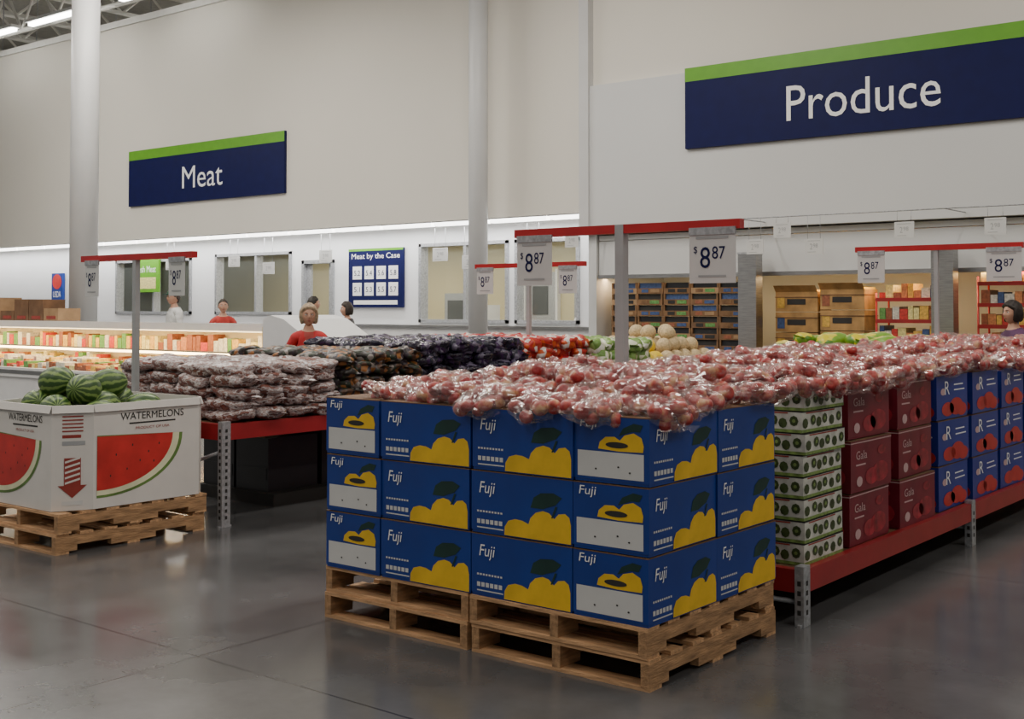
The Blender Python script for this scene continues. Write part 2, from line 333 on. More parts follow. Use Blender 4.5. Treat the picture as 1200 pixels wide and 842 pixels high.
# price sign stands with red bars
def barsign(s,t,zb,zt,lab,pw=.021):
    e=empty('price_sign_stand',(-s,t,0))
    mb=MB(); mb.box(-pw,pw,-pw,pw,zb,zt,'post'); 
    mb.obj('post',(0,0,0),0,e)
    mb=MB(); mb.box(-.76,.76,-.025,.025,zt-.05,zt,'red'); mb.obj('red_bar',(0,0,0),0,e)
    for xo,w in lab:
        mb=MB(); h=.27; mb.box(xo-w/2,xo+w/2,-.034,-.03,zt-.07-h,zt-.07,'label'); mb.box(xo-w/2,xo+w/2,-.04,-.026,zt-.08,zt-.04,'galv')
        f=Fr(mb,(xo-w/2,-.034,zt-.07-h),(1,0,0),(0,-1,0),w,h); f.text('8',.24,.3,.46,.72,'navy',.002); f.text('87',.50,.48,.78,.73,'navy',.002); f.text('$',.1,.58,.18,.74,'navy',.002); f.rect(.2,.12,.8,.16,'post',.002); f.rect(.15,.88,.85,.93,'post',.002)
        mb.obj('price_card',(0,0,0),0,e)
barsign(1.0,1.3,0,2.12,((-.6,.26),(.6,.28)),.028)
barsign(5.59,1.22,0,2.08,((-.58,.2),(.58,.2)),.022)
barsign(5.3,6.0,.77,2.14,((-.6,.24),(.55,.24)))
barsign(1.0,6.5,.3,2.22,((-.6,.26),(.6,.3)),.018)
# ------------------------------------------------------------ pallets
def pallet():
    mb=MB(); W=1.0;L=1.2
    for x in (0,.48,.955):
        mb.box(x,x+.045,0,L,.055,.118,'wood2')
        for a,b in((0,.16),(.42,.78),(1.04,1.2)): mb.box(x,x+.045,a,b,.016,.056,'wood2')
    for k in range(7):
        y=k*(L-.1)/6; o=R(-.006,.006); mb.box(o,W+o,y,y+.1,.118,.135,'wood')
    for k in (0,.55,1.1): mb.box(0,W,k,k+.1,0,.017,'wood')
    return mb.mesh('wooden_pallet')
PM=[pallet() for _ in range(2)]
def pal(x,y,z,k=0): return inst('wooden_pallet',PM[k],(x,y,z))
for i,x in enumerate((-1.01,-2.04)):
    pal(x,0,0,i); pal(x+R(-.01,.005),R(-.01,.01),.136,1-i)
pal(-5.6,-.05,0); pal(-5.59,-.04,.136,1); 
# ------------------------------------------------------------ cartons
YEL=[(.34,.02),(.345,.15),(.38,.25),(.45,.29),(.52,.28),(.58,.24),(.60,.34),(.65,.43),(.72,.47),(.78,.45),(.83,.37),(.87,.45),(.93,.47),(.97,.42),(.985,.3),(.985,.02)]
def art_long(f):
    f.poly(YEL,'yel'); 
    f.poly([(.60,.50),(.63,.66),(.70,.74),(.82,.76),(.9,.70),(.84,.58),(.76,.53),(.72,.5)],'leaf')
    f.poly([(.80,.38),(.815,.38),(.86,.56),(.84,.56)],'leaf',.003)
    f.text('Fuji',.08,.58,.23,.82,'lett',slant=.02)
    for k in range(9):
        a=.06+k*.03; f.rect(a,.33,a+.02,.36,'label')
    for k in range(6): f.rect(.06+k*.045,.15,.06+k*.045+.034,.22,'label')
    f.rect(.06,.08,.33,.10,'label')
def art_end(f):
    f.text('Fuji',.08,.77,.30,.94,'lett',slant=.02)
    f.rect(.05,.08,.93,.46,'label')
    f.poly([(.33,.50),(.35,.60),(.43,.68),(.55,.69),(.62,.64),(.68,.72),(.8,.76),(.9,.70),(.93,.58),(.92,.49),(.6,.48)],'yel')
    f.poly([(.60,.70),(.66,.82),(.80,.90),(.92,.88),(.88,.78),(.78,.78)],'leaf')
    f.disc(.58,.57,.15,.045,'dark',.003)
    for a,b in((.3,.2),(.6,.25),(.75,.18)): f.disc(a,b,.014,.014,'dark',.003,8)
def art_red(f):
    f.disc(.72,.3,.2,.2,'crimd'); f.disc(.5,.25,.16,.16,'crimd',.002); f.text('Gala',.12,.62,.38,.78,'pink'); f.rect(.12,.5,.35,.53,'pink'); f.disc(.2,.2,.07,.1,'pink',.002,12)
    f.disc(.75,.72,.1,.09,'crimd',.002); f.rect(.0,.93,1,.95,'pink')
def art_bl(f):
    f.disc(.35,.22,.2,.16,'redp'); f.disc(.62,.26,.22,.2,'redp',.002); f.disc(.8,.18,.16,.15,'redp',.0025); f.text('R',.25,.55,.40,.85,'lett'); f.rect(.55,.62,.9,.65,'lett'); f.rect(.55,.74,.85,.77,'lett'); f.disc(.2,.62,.08,.08,'pink',.002,10)
random.seed(3)
def art_kiwi(f):
    f.rect(0,.0,1,.14,'kiwil'); f.rect(.1,.86,.8,.92,'brick')
    for k in range(6):
        a=.09+k*.16+R(-.02,.02); f.disc(a,.42+.12*(k%2),.065,.24,'kiwig',.002,8)
        if k%2: f.disc(a,.42+.12*(k%2),.025,.09,'kiwil',.003,8)
def carton(name,W,Dp,H,bm,al,ae,edge=None):
    mb=MB(); g=.004
    mb.box(-W/2+g,W/2-g,-Dp/2+g,Dp/2-g,.0,H-.02,bm); mb.box(-W/2+.001,W/2-.001,-Dp/2+.001,Dp/2-.001,.012,H-.006,bm)
    mb.box(-W/2,W/2,-Dp/2,Dp/2,H-.007,H-.003,edge)
    x=W/2-.001;y=Dp/2-.001
    al(Fr(mb,(-x,-y,0),(1,0,0),(0,-1,0),2*x,H)); al(Fr(mb,(x,y,0),(-1,0,0),(0,1,0),2*x,H))
    ae(Fr(mb,(x,-y,0),(0,1,0),(1,0,0),2*y,H)); ae(Fr(mb,(-x,y,0),(0,-1,0),(-1,0,0),2*y,H))
    return mb.mesh(name)
CM=carton('apple_carton',.6,.4,.3,'blue',art_long,art_end,'kraftd')
def stack(x0,mirror):
    for lv in range(3):
        z=.272+lv*.301
        for k in range(2):
            cx=(x0+.2) if mirror else (x0+.8)
            inst('apple_carton',CM,(cx+R(-.006,.006),.3+.6*k+R(-.004,.004),z),math.pi/2+R(-.012,.012))
        for k in range(3):
            cx=(x0+.7) if mirror else (x0+.3)
            inst('apple_carton',CM,(cx+R(-.006,.006),.2+.4*k+R(-.004,.004),z),R(-.012,.012))
stack(-1.01,False); stack(-2.03,True)
# ------------------------------------------------------------ rack islands
def rack(x0,x1,y0,y1,zt,name):
    mb=MB(); 
    ys=[y0]; 
    while ys[-1]+2.7<y1+.5: ys.append(ys[-1]+2.7)
    for x,sx in((x0,1),(x1,-1)):
        for y in ys:
            mb.box(x,x+sx*.05,y,y+.08,0,zt+.02,'galv'); mb.box(x-.03,x+.03+sx*.04,y-.02,y+.1,0,.012,'galv')
            k=.06
            while k<zt-.03: 
                mb.box(x-sx*.002,x,y+.03,y+.05,k,k+.025,'dark'); mb.box(x+sx*.015,x+sx*.035,y-.002,y,k,k+.025,'dark'); k+=.05
        mb.box(x+sx*.005,x+sx*.05,y0+.08,y1,zt-.12,zt,'redd')
    mb.box(x0+.05,x1-.05,y0+.01,y0+.06,zt-.12,zt,'redd'); mb.box(x0+.05,x1-.05,y1-.06,y1,zt-.12,zt,'redd')
    mb.box(x0+.05,x1-.05,y0+.06,y1-.06,zt-.03,zt-.005,'kraftd')
    for y in ys: mb.tube([(x0+.03,y+.04,.1),(x1-.03,y+.04,max(.12,zt-.2))],.015,'galv',5)
    return mb.obj(name)
rack(-2.05,.06,1.38,7.6,.29,'display_rack')
rk=rack(-6.15,-4.55,1.27,9.3,.77,'display_rack')
mb=MB(); random.seed(5)
y=2.2
while y<9.0:
    x=-6.0
    while x<-5.1:
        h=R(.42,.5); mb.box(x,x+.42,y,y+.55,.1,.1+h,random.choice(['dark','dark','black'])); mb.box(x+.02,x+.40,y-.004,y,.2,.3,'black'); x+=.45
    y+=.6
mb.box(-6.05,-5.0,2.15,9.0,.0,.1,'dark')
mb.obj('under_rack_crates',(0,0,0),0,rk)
CR=carton('red_carton',.6,.4,.3,'crim',art_red,art_red,'kraftd')
CB=carton('blue_carton',.6,.4,.3,'blue2',art_bl,art_bl,'kraftd')
CK=carton('kiwi_flat',.5,.4,.115,'kiwiw',art_kiwi,art_kiwi,'dark')
def rowstack(name,me,L,y0,n,h,x=-.17,zb=.29):
    e=empty(name,(0,0,0))
    for lv in range(n):
        for i,xx in enumerate((x,x-.42,x-.84,x-1.26,x-1.68)):
            if i>=3 and lv*h>.58: continue
            inst('carton',me,(xx+R(-.012,.012)-.02,y0+L/2+R(-.008,.008),zb+lv*h),math.pi/2+R(-.02,.02),e)
rowstack('kiwi_carton_stack',CK,.5,1.50,8,.116)
rowstack('red_apple_carton_stack',CR,.6,2.10,3,.303); rowstack('red_apple_carton_stack',CR,.6,2.84,3,.303)
for y in (3.58,4.25,4.92,5.58,6.24,6.9): rowstack('blue_apple_carton_stack',CB,.6,y,3,.303)
# ------------------------------------------------------------ apple bags
def apple_bag(seed):
    random.seed(seed); mb=MB(); r=.038; pts=[]
    for k in range(900):
        p=Vector((R(-.13,.13),R(-.085,.085),R(-.025,.03)))
        if (p.x/.135)**2+(p.y/.09)**2>1: continue
        if all((p-q).length>.064 for q in pts): pts.append(p)
        if len(pts)>=14: break
    def dim(p):
        if p.x*p.x+p.y*p.y<.0003: p.z*=.72
        return p
    for p in pts:
        T=Matrix.Translation(p)@Matrix.Rotation(R(0,6),4,'Z')@Matrix.Rotation(R(0,2),4,'X')@Matrix.Scale(R(.9,1.06),4)
        mb.ell((0,0,0),(r,r,r*.88),'apple',14,10,dim,T)
    off=Vector((seed*3.1,0,0))
    def cr(p):
        d=p.normalized(); h=0
        for q in pts:
            b=q.dot(d); c_=q.length_squared-(r+.004)**2; dis=b*b-c_
            if dis>0: h=max(h,b+math.sqrt(dis))
        L=p.length; h=max(h,L*.72); L2=.45*L+.55*h
        n=noise.noise(p*40+off)*.010+noise.noise(p*18+off)*.01
        q=d*(L2+n)
        if p.x>.13: q.y*=.5; q.z*=.6
        return q
    mb.ell((0,0,0),(.178,.125,.072),'film',36,22,cr,None,False)
    vs=[];fs=[];n=9
    for k in range(n):
        a=(k/(n-1)-.5)*1.9
        vs.append((.14,.012*math.sin(a),.01)); vs.append((.19+R(0,.03),.06*math.sin(a)+R(-.01,.01),.02+R(-.02,.03)))
    for k in range(n-1): fs.append((2*k,2*k+1,2*k+3,2*k+2))
    mb.add(vs,fs,'film')
    return mb.mesh('apple_bag')
AB=[apple_bag(i+1) for i in range(6)]
random.seed(11)
def heap(name,x0,x1,y0,y1,zf,layers,dx=.25,dy=.2,meshes=AB,jz=.012,lh=.065,sc=1,pr=.7,tilt=.2):
    e=empty(name)
    for L in range(layers):
        i0=L*.15
        y=y0+i0+dy/2
        while y<y1-i0+.02:
            x=x0+i0+dx/2+R(-.04,.04)
            while x<x1-i0+.02:
                if L==0 or R(0,1)<pr:
                    edge=min(x-x0,x1-x,max(.0,y-y0))
                    az=random.choice((0,math.pi))+R(-.7,.7)
                    inst('bag',random.choice(meshes),(x+R(-.03,.03),y+R(-.03,.03),zf(x,y)+.05+L*lh+R(-jz,jz)-(.012 if edge<.17 else 0)),parent=e,rot=(R(-tilt,tilt),R(-tilt,tilt),az if edge<.2 else R(0,6.28)),sc=(sc*R(.92,1.08),)*3)
                x+=dx
            y+=dy
    return e
hf_=heap('bagged_apple_heap',-1.82,-.02,.01,1.32,lambda x,y:1.172+.02*math.sin(x*5)*math.sin(y*6+1),2,.27,.205,pr=.5)
# a few bags slumping over the front edge of the cartons
for x,y,z in((-.95,.0,1.17),(-.62,-.01,1.165),(-.30,.0,1.17),(-.06,.18,1.165)):
    inst('bag',random.choice(AB),(x,y+.02,z+.025),parent=hf_,rot=(.45 if x<-.1 else 0,.45 if x>-.1 else 0,R(-.5,.5)))
def zi(x,y):
    l=max(0,min(1,(-x-.8)/1.1))
    return 1.185+.006*y-.27*l*l+.015*math.sin(x*5+y*2)
heap('bagged_apple_heap',-2.04,.02,1.42,7.5,zi,2,.27,.215,pr=.55)
# ------------------------------------------------------------ island 2 goods
def pillow(name,mt,r,seed,amp=.02,sc=12):
    mb=MB(); off=Vector((seed*5.3,1,2))
    def fn(p):
        q=Vector((math.copysign(abs(p.x/r[0])**.75*r[0],p.x),math.copysign(abs(p.y/r[1])**.75*r[1],p.y),math.copysign(abs(p.z/r[2])**.8*r[2],p.z)))
        return q*(1+noise.noise(p*sc+off)*amp/.1)
    mb.ell((0,0,0),r,mt,20,12,fn)
    x=r[0]*.95; mb.add([(x,-r[1]*.5,-.01),(x+.05,-r[1]*.6,.015),(x+.05,r[1]*.6,-.005),(x,r[1]*.5,.01)],[(0,1,2,3)],mt)
    return mb.mesh(name)
def bagstack(name,meshes,x0,x1,y0,y1,z0,n,dx,dy,dz,jit=.02,tz=.15):
    e=empty(name)
    for L in range(n):
        y=y0+dy/2
        while y<y1:
            x=x0+dx/2
            while x<x1+.04-dx/2:
                inst('bag',random.choice(meshes),(x+R(-jit,jit),y+R(-jit,jit),z0+dz*(L+.5)+R(-.01,.01)),parent=e,rot=(R(-.12,.12),R(-.12,.12),R(-tz,tz)+(math.pi if R(0,1)<.5 else 0)))
                x+=dx
            y+=dy
PB=[pillow('potato_bag',M['potato'],(.21,.14,.055),i,.035,16) for i in range(5)]
bagstack('potato_bag_stack',PB,-6.08,-4.55,1.36,2.5,.78,5,.385,.28,.088,.02)
NB=[pillow('net_bag',M['netb'],(.18,.12,.065),i,.035,18) for i in range(3)]
bagstack('net_bag_stack',NB,-6.1,-4.56,2.5,3.5,.78,5,.30,.2,.098,.04,.6)
UB=[pillow('purple_bag',M['purp'],(.17,.12,.075),i,.04,18) for i in range(3)]
bagstack('purple_cabbage_bag_stack',UB,-6.1,-4.58,3.5,5.0,.78,5,.3,.22,.112,.05,1.5)
OB=[pillow('red_net_bag',M['orng'],(.16,.12,.075),i,.04,18) for i in range(3)]
bagstack('onion_net_bag_stack',OB,-6.1,-4.58,5.0,6.3,.78,5,.28,.22,.11,.05,1.5)
CBm=[pillow('cauliflower',M['caul'],(.11,.11,.09),i,.03) for i in range(3)]
bagstack('cauliflower_heap',CBm,-6.1,-4.58,6.3,7.35,.78,4,.22,.22,.125,.03,3)
e=empty('cantaloupe_heap')
mb=MB(); mb.ell((0,0,0),(.1,.1,.095),'cant',18,12); CTm=mb.mesh('cantaloupe')
mb=MB(); mb.ell((0,0,0),(.13,.1,.1),'hmel',18,12); HMm=mb.mesh('yellow_melon')
for L in range(3):
    for i in range(7-L): 
        for j in range(6-L): inst('cantaloupe',CTm,(-6.0+i*.22+L*.11+R(-.015,.015),7.95+j*.22+L*.1+R(-.015,.015),.88+L*.155+R(-.01,.01)),parent=e,rot=(R(0,3),R(0,3),0))
for p in((-4.95,8.35,1.33),(-5.2,8.3,1.34),(-5.1,8.55,1.35),(-5.5,8.5,1.34)): inst('cantaloupe',CTm,p,parent=e)
e=empty('yellow_melon_heap')
for L in range(3):
    for i in range(5-L): 
        for j in range(2): inst('melon',HMm,(-5.75+i*.28+L*.14,7.52+j*.2+L*.02,.88+L*.155),parent=e,rot=(0,R(-.3,.3),R(0,3)))
# pepper bin
mb=MB(); mb.box(-3.4,-1.7,8.1,9.3,0,1.10,'kraft'); mb.box(-3.36,-1.74,8.14,9.26,1.10,1.12,'dark'); mb.obj('pepper_bin')
PP=[pillow('pepper_bag',M['pep'],(.2,.12,.07),i) for i in range(3)]
heap('bagged_pepper_heap',-3.4,-1.7,8.1,9.3,lambda x,y:1.12,2,.3,.22,PP,.02,.1)
# ------------------------------------------------------------ watermelon bin
mb=MB()
X0,X1,Y0,Y1=-5.56,-4.59,-.02,1.16; cx,cy,cb=.12,.24,.07; zb,zt=.275,.985
oc=[(X0+cx,Y0),(X1-cx,Y0),(X1,Y0+cy),(X1,Y1-cb),(X1-cb,Y1),(X0+cb,Y1),(X0,Y1-cb),(X0,Y0+cy)]
for i in range(8):
    a=Vector((*oc[i],0));b=Vector((*oc[(i+1)%8],0)); d=(b-a); W=d.length; d.normalize(); n=Vector((d.y,-d.x,0)); th=.012
    mb.add([a+Vector((0,0,zb)),b+Vector((0,0,zb)),b+Vector((0,0,zt)),a+Vector((0,0,zt)),a-n*th+Vector((0,0,zb)),b-n*th+Vector((0,0,zb)),b-n*th+Vector((0,0,zt)),a-n*th+Vector((0,0,zt))],[(0,1,2,3),(4,7,6,5),(3,2,6,7)],'bin')
    fo=n*.018+Vector((0,0,-.05))
    mb.add([a+Vector((0,0,zt)),b+Vector((0,0,zt)),b+fo+Vector((0,0,zt)),a+fo+Vector((0,0,zt))],[(0,1,2,3)],'bin')
    f=Fr(mb,a+Vector((0,0,zb)),d,n,W,zt-zb)
    if i in(0,2,4,6):
        f.text('WATERMELONS',.24,.83,.84,.90,'dark'); f.rect(.32,.785,.76,.80,'dark'); f.text('PRODUCT OF USA',.38,.73,.7,.755,'brick')
        for rr,mt,of in((1,'rindp',.002),(.96,'rindw',.003),(.88,'flesh',.004)):
            pts=[(.03,.70 if rr==1 else .69)]+[(.03+.80*rr*math.cos(t),.70-.60*rr*math.sin(t)) for t in [k*math.pi/2/16 for k in range(17)]]
            pts=[(p[0],p[1]-.05*(p[0]-.03)) for p in pts]
            f.poly(pts[::-1],mt,of)
        for sx,sy in((.2,.5),(.35,.58),(.3,.35),(.5,.5),(.55,.4),(.42,.42),(.15,.3),(.6,.57)): f.disc(sx,sy,.006,.013,'dark',.005,8)
    elif i in (1,5,3,7) and W>.15:
        f.rect(.25,.05,.75,.09,'label'); f.rect(.25,.62,.8,.66,'post'); f.rect(.25,.69,.7,.72,'brick')
        for k in range(5): f.rect(.25,.75+k*.035,.75,.762+k*.035,'brick',.003)
        f.poly([(.3,.24),(.3,.5),(.7,.5),(.7,.24),(.85,.24),(.5,.12),(.15,.24)][::-1],'brick',.003)
        for k in range(5): f.poly([(.32,.25+k*.05),(.68,.29+k*.05),(.68,.31+k*.05),(.32,.27+k*.05)],'bin',.004)
mb.box(X0+.05,X1-.05,Y0+.2,Y1-.2,zt-.16,zt-.14,'dark')
wb=mb.obj('watermelon_bin')
mb=MB(); mb.ell((0,0,0),(.115,.115,.15),'wmel',28,18); WM=mb.mesh('watermelon')
random.seed(4)
for p in ((-5.36,.25,.94),(-5.04,.2,.92),(-4.82,.42,.88),(-5.3,.55,.96),(-4.98,.55,.93),(-4.82,.78,.86),(-5.3,.88,.94),(-5.0,.88,.90),(-5.25,.34,1.11),(-5.0,.40,1.06),(-5.15,.68,1.08)):
    inst('watermelon',WM,p,parent=wb,rot=(1.4+R(-.2,.2),R(-.3,.3),R(0,3)))
# ------------------------------------------------------------ meat case
mb=MB(); x0,x1=-24,-9.3
mb.box(x0,x1,5.6,6.72,.12,.62,'white'); mb.box(x0,x1,5.66,6.7,0,.12,'black'); mb.box(x0,x1,5.56,5.62,.55,.70,'white'); mb.box(x0,x1,5.55,5.6,.60,.66,'steel')
mb.box(x0,x1,6.64,6.72,.62,1.42,'white'); mb.box(x0+.04,x1-.04,6.6,6.64,.62,1.36,'casein'); mb.box(x0,x1,6.1,6.72,1.36,1.42,'white'); mb.box(x0,x1,6.08,6.12,1.31,1.43,'white')
mb.box(x0,x1,6.3,6.6,1.0,1.02,'steel')
mb.box(x0+.05,x1-.05,6.16,6.22,1.32,1.355,'lighty'); mb.box(x0+.05,x1-.05,6.3,6.34,.96,.995,'lighty')
for x in (x0,x1-.04): mb.box(x,x+.04,5.62,6.7,.62,1.4,'casein')
mc=mb.obj('refrigerated_meat_case')
mb=MB(); x=x0+.1; random.seed(21)
GW=[GOODS[k] for k in(0,1,1,2,3,6,4,4,2,2,3,7)]
while x<x1-.2:
    w=R(.07,.15)
    mb.box(x,x+w,6.34,6.55,1.02,1.02+R(.10,.24),random.choice(GW))
    mb.box(x,x+w,6.36,6.55,.62,.62+R(.2,.32),random.choice(GW))
    mb.box(x,x+w,5.95,6.25,.62,.62+R(.16,.26),random.choice(GW))
    mb.box(x,x+w,5.66,5.93,.62,.62+R(.10,.2),random.choice(GW)); x+=w+.012
mb.obj('packaged_meat',(0,0,0),0,mc)
mb=MB(); T=[(-9.3,.0),(-8.0,0),(-8.0,.95),(-8.15,1.1),(-8.9,1.5),(-9.15,1.55),(-9.3,1.5)]
vs=[(a,5.6,b) for a,b in T]+[(a,6.7,b) for a,b in T]; n=len(T)
mb.add(vs,[tuple(range(n)),tuple(range(2*n-1,n-1,-1))]+[(i,i+n,(i+1)%n+n,(i+1)%n) for i in range(n)],'white'); mb.box(-9.1,-8.2,5.58,5.6,.2,.8,'label'); mb.obj('case_end_cabinet')
mb=MB(); random.seed(2)
for i in range(5):
    x=-17.4+i*.46; mb.box(x,x+.44,6.2,6.6,1.43,1.43+R(.14,.4),random.choice(['kraft','kraftd','kraftd'])); mb.box(x+.1,x+.36,6.19,6.2,1.46,1.51,'brick')
mb.obj('cardboard_tray_row')
mb=MB(); mb.box(-24,-10.5,7.5,9.5,0,.1,'galv'); mb.obj('staff_platform')
# ------------------------------------------------------------ produce cooler
mb=MB(); mb.box(-7.95,8,13.2,13.3,0,2.7,'wallw'); mb.box(-7.95,8,11.25,13.3,2.7,2.78,'wallw'); mb.obj('wall_cooler_alcove')
mb=MB(); mb.box(-7.95,8,11.25,11.35,2.12,2.69,'wallw'); mb.box(-7.95,8,11.22,11.25,2.10,2.16,'steel')
for a in (-7.7,-5,-2.2,.6): mb.box(a,a+2.4,11.5,11.6,2.14,2.2,'lighty'); mb.box(a,a+2.4,11.48,11.62,2.2,2.69,'wallw')
mb.obj('cooler_fascia_light')
for x in(-5.3,-2.565):
    mb=MB(); mb.box(0,.28,0,.20,0,2.42,'steel'); mb.box(-.01,.29,-.01,.21,0,.2,'black'); mb.box(-.01,.29,-.01,.21,2.4,2.43,'galv'); mb.obj('steel_pillar',(x,10.85,0))
mb=MB(); random.seed(8); KB=mat('tray_board_brown',(.20,.105,.045),.7,var=.3,scale=12)
for i in range(5):
    x=-7.75+i*.475
    for k in range(11):
        z=.14+k*.172; o=R(-.008,.008)
        mb.box(x+o,x+.462+o,11.3,11.7,z,z+.085,random.choice([KB,KB,M['kraftd'],M['kraft']])); mb.box(x+o+.02,x+.44+o,11.33,11.68,z+.085,z+.165,random.choice([M['black'],GOODS[5],M['dark'],M['black']]))
        mb.box(x+o+.08,x+o+.2,11.295,11.3,z+.02,z+.07,random.choice([GOODS[5],KB,M['dark'],GOODS[3]])); mb.box(x+o+.24,x+o+.4,11.295,11.3,z+.02,z+.07,random.choice([GOODS[5],M['kraft'],M['dark'],GOODS[7]]))
        for q in (0,.435): mb.box(x+o+q,x+o+q+.027,11.3,11.34,z+.085,z+.17,KB)
mb.box(-7.8,-5.35,11.28,11.75,0,.14,'wood'); mb.obj('berry_tray_stack')
mb=MB(); yk=mat('banana_carton_board',(.42,.24,.085),.6,var=.3)
for i in range(2):
    x=-4.98+i*.68
    for k in range(6):
        z=.14+k*.29+(.03 if i else 0); mb.box(x,x+.64,11.38,11.85,z,z+.28,yk); mb.box(x+.18,x+.46,11.375,11.38,z+.1,z+.18,'dark'); mb.box(x+.03,x+.14,11.375,11.38,z+.05,z+.2,random.choice([GOODS[1],GOODS[5],GOODS[3]])); mb.box(x-.005,x+.645,11.37,11.86,z+.2,z+.21,'kraftd')
    mb.box(x+.02,x+.62,11.4,11.83,z+.28,z+.31,random.choice([GOODS[7],M['hmel']]))
    mb.add([(x,11.38,z+.28),(x+.64,11.38,z+.28),(x+.64,11.3,z+.37),(x,11.3,z+.37)],[(0,1,2,3)],yk)
mb.box(-5,-3.6,11.28,11.82,0,.14,'wood'); mb.obj('banana_carton_stack')
def shelf(name,x0,x1,n,zt):
    mb=MB()
    for x in(x0,x1):
        for y in(11.4,11.85): mb.tube([(x,y,0),(x,y,zt)],.015,'red',6)
    for k in range(n):
        z=.3+k*(zt-.4)/(n-1)
        mb.box(x0,x1,11.38,11.87,z-.012,z,'red'); mb.box(x0,x1,11.37,11.385,z-.02,z+.03,'redd'); x=x0+.03
        while x<x1-.12:
            w=R(.06,.12); mb.box(x,x+w,11.43,11.8,z,z+R(.1,.24),random.choice(GOODS)); x+=w+.008
    mb.obj(name)
shelf('red_wire_shelf',-3.5,-2.62,6,1.85)
shelf('red_wire_shelf',-2.15,-.9,7,2.05); shelf('red_wire_shelf',-.8,.5,7,2.05)
# ------------------------------------------------------------ people
def person(name,loc,rz,H,shirt,pants,hair,long=False,cap=None,arms='bent',glasses=False,inner=None):
    k=H/1.75; SH=mat(name+'_top',shirt,.7,var=.15,scale=12,bump=.3,bscale=12); PT=mat(name+'_trousers',pants,.8,var=.15); HR=mat(name+'_hair',hair,.6,var=.45,scale=45)
    if arms=='bent': el=(.25,.05,1.13); wr=(.19,-.17,1.03); hd=(.16,-.23,1.02)
    elif arms=='work': el=(.24,-.02,1.14); wr=(.12,-.26,1.06); hd=(.1,-.33,1.05)
    else: el=(.23,.03,1.12); wr=(.25,-.03,.87); hd=(.25,-.05,.80)
    J=[((0,0,.97),(.155,.115)),((0,.0,1.1),(.14,.105)),((0,0,1.28),(.155,.115)),((0,.012,1.40),(.11,.08)),((0,.0,1.475),(.055,.055)),((0,-.012,1.56),(.05,.052))]
    E=[(0,1,'s'),(1,2,'s'),(2,3,'s'),(3,4,'k'),(4,5,'k')]
    for s_ in(-1,1):
        b=len(J)
        J+= [((s_*.158,.012,1.395),(.058,.058)),((s_*el[0],el[1],el[2]),(.043,.043)),((s_*wr[0],wr[1],wr[2]),(.031,.031)),((s_*hd[0],hd[1],hd[2]),(.032,.018))]
        E+=[(3,b,'s'),(b,b+1,'s'),(b+1,b+2,'s'),(b+2,b+3,'k')]
        b=len(J)
        J+=[((s_*.09,0,.90),(.098,.1)),((s_*.1,-.015,.50),(.065,.065)),((s_*.1,.02,.09),(.045,.045)),((s_*.11,-.13,.04),(.04,.032))]
        E+=[(0,b,'p'),(b,b+1,'p'),(b+1,b+2,'p'),(b+2,b+3,'f')]
    me=D.meshes.new('sk'); me.from_pydata([Vector(j[0])*k for j in J],[(a,b) for a,b,_ in E],[]); o=D.objects.new('sk',me); COL.objects.link(o)
    md=o.modifiers.new('Skin','SKIN'); md.use_smooth_shade=True
    for i,j in enumerate(J): me.skin_vertices[0].data[i].radius=(j[1][0]*k,j[1][1]*k)
    me.skin_vertices[0].data[0].use_root=True
    sb=o.modifiers.new('Sub','SUBSURF'); sb.levels=3; sb.render_levels=3
    dg=bpy.context.evaluated_depsgraph_get(); dg.update(); em=D.meshes.new_from_object(o.evaluated_get(dg))
    mb=MB(); vs=[v.co.copy() for v in em.vertices]; grp={'s':[],'p':[],'k':[],'f':[],'i':[]}
    nr=Vector((3,1,len(name)))
    segs=[(Vector(J[a][0])*k,Vector(J[b][0])*k,l,J[a][1][0]) for a,b,l in E]
    for p in em.polygons:
        c=p.center; best=None
        for a,b,l,r in segs:
            d=b-a; t=max(0,min(1,(c-a).dot(d)/d.length_squared)); dd=(c-(a+d*t)).length-r*.5
            if best is None or dd<best[0]: best=(dd,l)
        l=best[1]
        if l=='p' and c.z>.88*k: l='s'
        if l=='s' and c.z<.88*k and abs(c.x)<.2*k: l='p'
        if l=='k' and c.z>1.3*k and c.z<1.455*k: l='s'
        if inner and l=='s' and c.y<-.03*k and abs(c.x)<(.02+.10*max(0,c.z/k-1.12))*k and c.z>1.0*k: l='i'
        grp[l].append(tuple(p.vertices))
    idx=set(i for f in grp['s']+grp['i'] for i in f)
    for i in idx:
        v=vs[i]; n=em.vertices[i].normal; vs[i]=v+n*(.010*k+.012*k*noise.noise(Vector((v.x*9,v.y*9,v.z*14))+nr))
    D.objects.remove(o)
    IN=mat(name+'_inner_top',inner,.7) if inner else SH
    for l,mt in(('s',SH),('p',PT),('k',M['skin']),('f',M['black']),('i',IN)):
        if grp[l]: mb.add(vs,grp[l],mt,True)
    for s_ in(-1,1):
        w=Vector((s_*wr[0],wr[1],wr[2])); h=Vector((s_*hd[0],hd[1],hd[2])); d=(h-w).normalized(); side=Vector((-s_,0,0)); side=(side-d*side.dot(d)).normalized(); nn=d.cross(side)*s_
        if nn.z>0: nn=-nn
        for q,L in((-.03,.060),(-.01,.074),(.01,.078),(.03,.07)):
            p0=h+side*q
            mb.tube([x*k for x in (p0,p0+d*.03,p0+d*(.03+L*.45)+nn*.012,p0+d*(.03+L*.75)+nn*.035)],[.0105*k,.0095*k,.0085*k,.006*k],'skin',7)
        p0=w+d*.02+side*.02; mb.tube([x*k for x in(p0,p0+side*.03+d*.025,p0+side*.038+d*.055+nn*.012)],[.013*k,.011*k,.007*k],'skin',7)
    hc=Vector((0,-.025,1.635))
    g=lambda x,s: math.exp(-(x/s)**2)
